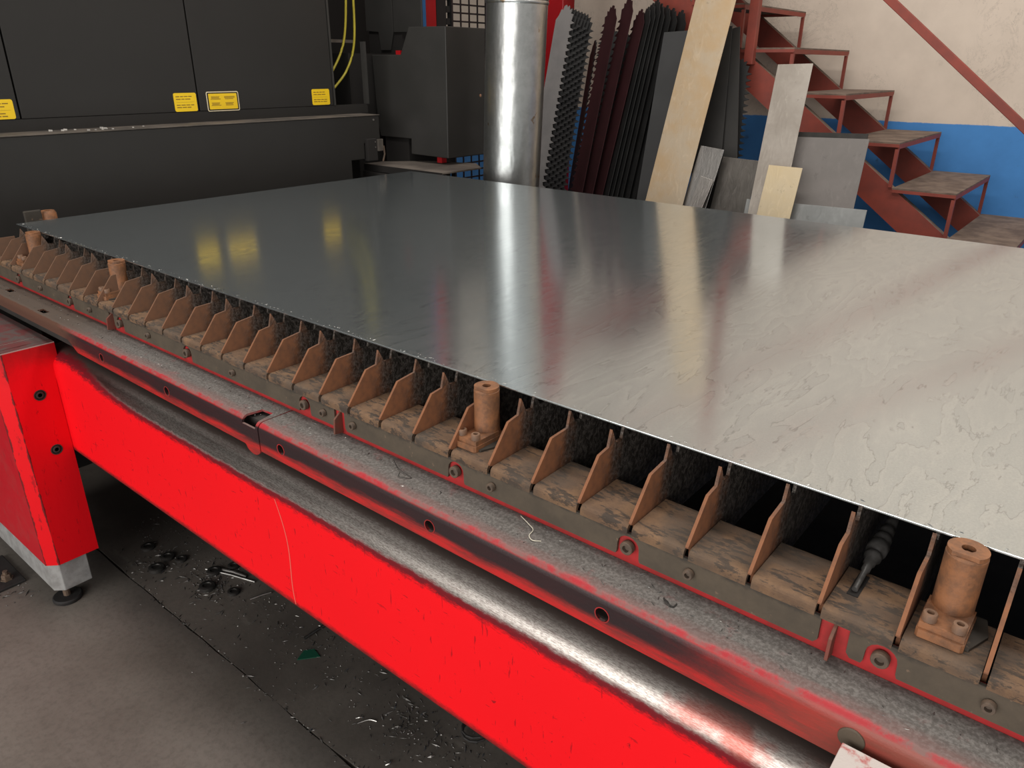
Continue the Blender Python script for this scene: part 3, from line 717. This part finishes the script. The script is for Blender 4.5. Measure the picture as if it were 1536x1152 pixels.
lean('metal_plate', 1.99, .28, (1.325, 1.108), .260, (.028, -.999), A('matte_grey_plate', (.20, .18, .17), (.17, .155, .145), .6, .2), 'wide matte grey plate leaning under the stair treads', 'metal plate')
lean('metal_plate', 2.006, .28, (1.315, 1.124), .258, (.028, -.999), M['dark'], 'dark plate with its upper edge showing behind the wide matte grey plate', 'metal plate', t=.008)
lean('metal_plate', 1.935, .28, (1.203, .866), .450, (.02, -1.0), A('galvanised_offcut', (.27, .275, .27), (.22, .225, .22), .4, .5), 'low long galvanised offcut in front of the wide matte grey plate', 'metal plate')
lean('metal_plate', 2.02, .28, (1.029, 1.009), .159, (-.03, -.999), A('brown_grey_plate', (.16, .145, .13), (.11, .10, .09), .35, .7), 'brownish grey plate between the tall tan strip and the medium silver strip', 'metal plate')
lean('metal_strip', 1.968, .28, (.945, 1.052), .105, (-.10, -.995), A('foil_aluminium', (.42, .40, .38), (.30, .28, .27), .28, .9), 'crumpled shiny aluminium offcut beside the tall tan strip', 'metal strip')
lean('metal_strip', 1.944, .28, (.985, .935), .060, (-.20, -.98), A('foil_offcut', (.46, .43, .40), (.34, .31, .29), .3, .9), 'short narrow aluminium offcut in front of the crumpled aluminium piece', 'metal strip')
lean('metal_strip', 1.958, .28, (.775, 1.059), .150, (-.11, -.994), A('pale_grey_offcut', (.42, .39, .36), (.36, .33, .31), .4, .6), 'pale grey strip half hidden behind the tall tan strip', 'metal strip')
DK = simple('dark_grey_plate', (.055, .055, .056), (.045, .045, .046), 4, .5, .3)
DK2 = simple('near_black_plate', (.030, .028, .026), (.022, .021, .020), 4, .5, .3)
lean('metal_plate', 2.045, .28, (.623, 1.504), .20, (.045, -.999), DK, 'tall plain dark grey plate between the black blades and the tall tan strip', 'metal plate')
lean('metal_plate', 2.075, .28, (.790, 1.506), .130, (.150, -.99), DK2, 'near black plate leaning behind the right edge of the tall tan strip', 'metal plate')
lean('metal_plate', 2.09, .28, (.800, 1.49), .150, (.215, -.977), DK2, 'black bowed plate outermost behind the tall tan strip', 'metal plate')

# ================================================================= FLOOR DEBRIS
slug = [MB().lathe([(r_*.93, 0), (r_, .001), (r_, h-.001), (r_*.9, h), (r_*.55, h), (r_*.5, h-.003)], (0,0,0), (0,0,1), 22).mesh('slug', M['cover'], .6) for r_, h in ((.019, .010), (.016, .008), (.021, .012))]
for i, (x, y) in enumerate([(.491, .016), (.530, .036), (.520, -.031), (.401, .003), (.776, .052), (.704, .017), (.655, .066), (.674, .115)]):
    tag(put('metal_slug', slug[i % 3], None, (x, y, .0002)), 'round dark metal slug lying on the oily floor under the red beam', 'metal slug', 'round slugs on the floor')
def rod(a, b, r, label, m='silver', cat='rod', name='metal_rod'):
    tag(MB().tube([(a[0], a[1], r), ((a[0]+b[0])/2, (a[1]+b[1])/2 + .002, r*1.3), (b[0], b[1], r)], r, 7).build(name, M[m]), label, cat)
rod((.626, .058), (.782, .114), .0028, 'long bright metal rod among the slugs under the red beam')
rod((.836, .064), (.854, .117), .0025, 'short bright rod stub beside the long rod under the beam')
rod((1.07, .065), (1.071, .14), .0035, 'dull steel pin poking out from under the red beam beside the green shard', 'cover')
rod((.66, .083), (.745, .112), .004, 'grey metal bar lying beside the long bright rod', 'chip')
tag(MB().prism([(1.116, .011), (1.103, .040), (1.118, .060), (1.150, .053)], XY(.0003), 0, .002).build('green_shard', M['green']), 'flat dark green shard on the oily floor', 'shard')
coil = [(1.592 + .03*math.cos(a*.5), .124 + .03*math.sin(a*.5), .004 + .0009*a) for a in range(30)]
tag(MB().tube(coil, .0028, 6).build('wire_coil', M['rubber']), 'loose black wire coil under the red beam', 'coil')
def curl(pts, r, label, m='silver'):
    tag(MB().tube(spline([(x, y, z) for x, y, z in pts], 5), r, 5).build('metal_shaving', M[m]), label, 'shaving')
curl([(1.375, -.019, .002), (1.388, .002, .004), (1.403, .011, .002)], .0013, 'curved bright shaving on the oily floor between slab joint and beam')
curl([(1.362, -.012, .002), (1.369, -.008, .006), (1.372, -.002, .003), (1.366, .0, .002)], .0012, 'tiny hooked bright shaving beside the curved shaving')
curl([(1.501, -.051, .002), (1.506, -.044, .005), (1.499, -.037, .002)], .0016, 'bent bright shaving lying on the slab joint')
random.seed(11)
def chips(name, n, gen, m, smin, smax):
    mb = MB()
    for _ in range(n):
        x, y, z = gen(); s = random.uniform(smin, smax); a = random.uniform(0, 6.28); l = random.choice((1, 1, 2, 3.5))
        c, d = math.cos(a)*s*l, math.sin(a)*s*l; e, f = -math.sin(a)*s*.6, math.cos(a)*s*.6; h = s*random.uniform(.3, 1.0)
        mb.add([(x-c, y-d, z), (x+e, y+f, z+h*.3), (x+c, y+d, z+h*.5), (x-e, y-f, z), (x, y, z+h)], [(0,3,4), (3,2,4), (2,1,4), (1,0,4), (0,1,2,3)])
    return mb.build(name, M[m])
def near_beam():
    x = random.uniform(.25, 2.0); y = .10 - abs(random.gauss(0, .09)); return x, max(y, -.22) + .02, .0004
def pile():
    cx_, cy_ = random.choice(((.47, -.03), (.52, .0), (.71, .04), (.72, .02), (.66, .06), (1.45, .06), (1.55, .05), (.30, -.33)))
    return random.gauss(cx_, .045), random.gauss(cy_, .03), .0004
def joint(): return random.uniform(.5, 1.75), random.gauss(-.095, .006), .0004
tag(chips('floor_swarf', 800, near_beam, 'chip', .0008, .0030), 'fine dark metal swarf strewn over the oily floor', 'swarf', kind='stuff')
tag(chips('swarf_heaps', 380, pile, 'chip', .0015, .0042), 'coarser metal swarf gathered in small heaps by the slugs', 'swarf', kind='stuff')
tag(chips('bright_swarf', 110, near_beam, 'silver', .0007, .002), 'bright glinting swarf flecks on the floor', 'swarf', kind='stuff')
tag(chips('joint_grit', 150, joint, 'chip', .001, .0035), 'grit caught along the concrete slab joint', 'grit', kind='stuff')
def on_rail(): return random.uniform(.1, 3.0), random.uniform(-.132, -.084), .7701
tag(chips('rail_grit', 420, on_rail, 'chip', .0005, .0016), 'grey grit and dust on the carriage rail', 'grit', kind='stuff')
tag(chips('rail_flecks', 160, on_rail, 'silver', .0004, .0012), 'bright metal flecks on the carriage rail', 'flecks', kind='stuff')
tag(MB().tube(spline([(1.872, -.084, .771), (1.893, -.094, .7725), (1.905, -.100, .772), (1.908, -.112, .771), (1.918, -.118, .7715), (1.927, -.112, .771)], 6), .0006, 5).build('loose_thread', M['thread']), 'pale curly thread lying on the dusty carriage rail', 'thread')
tag(MB().tube(spline([(1.63, -.088, .771), (1.66, -.104, .7725), (1.69, -.108, .771), (1.675, -.118, .772), (1.665, -.108, .771)], 6), .0005, 5).build('wire_curl', M['dark']), 'thin dark wire curl lying on the dusty carriage rail', 'wire')
tag(MB().tube(spline([(2.098, -.110, .771), (2.104, -.116, .7722), (2.113, -.117, .771), (2.114, -.110, .771)], 6), .0009, 5).build('wire_hook', M['dark']), 'small hooked metal sliver on the dusty carriage rail', 'sliver')
def on_edge(): return random.uniform(0, 2.99), random.uniform(.0005, .012), .9022
tag(chips('edge_spatter', 420, on_edge, 'silver', .0003, .0012), 'bright burr specks along the cut edge of the big sheet', 'burrs', kind='stuff')
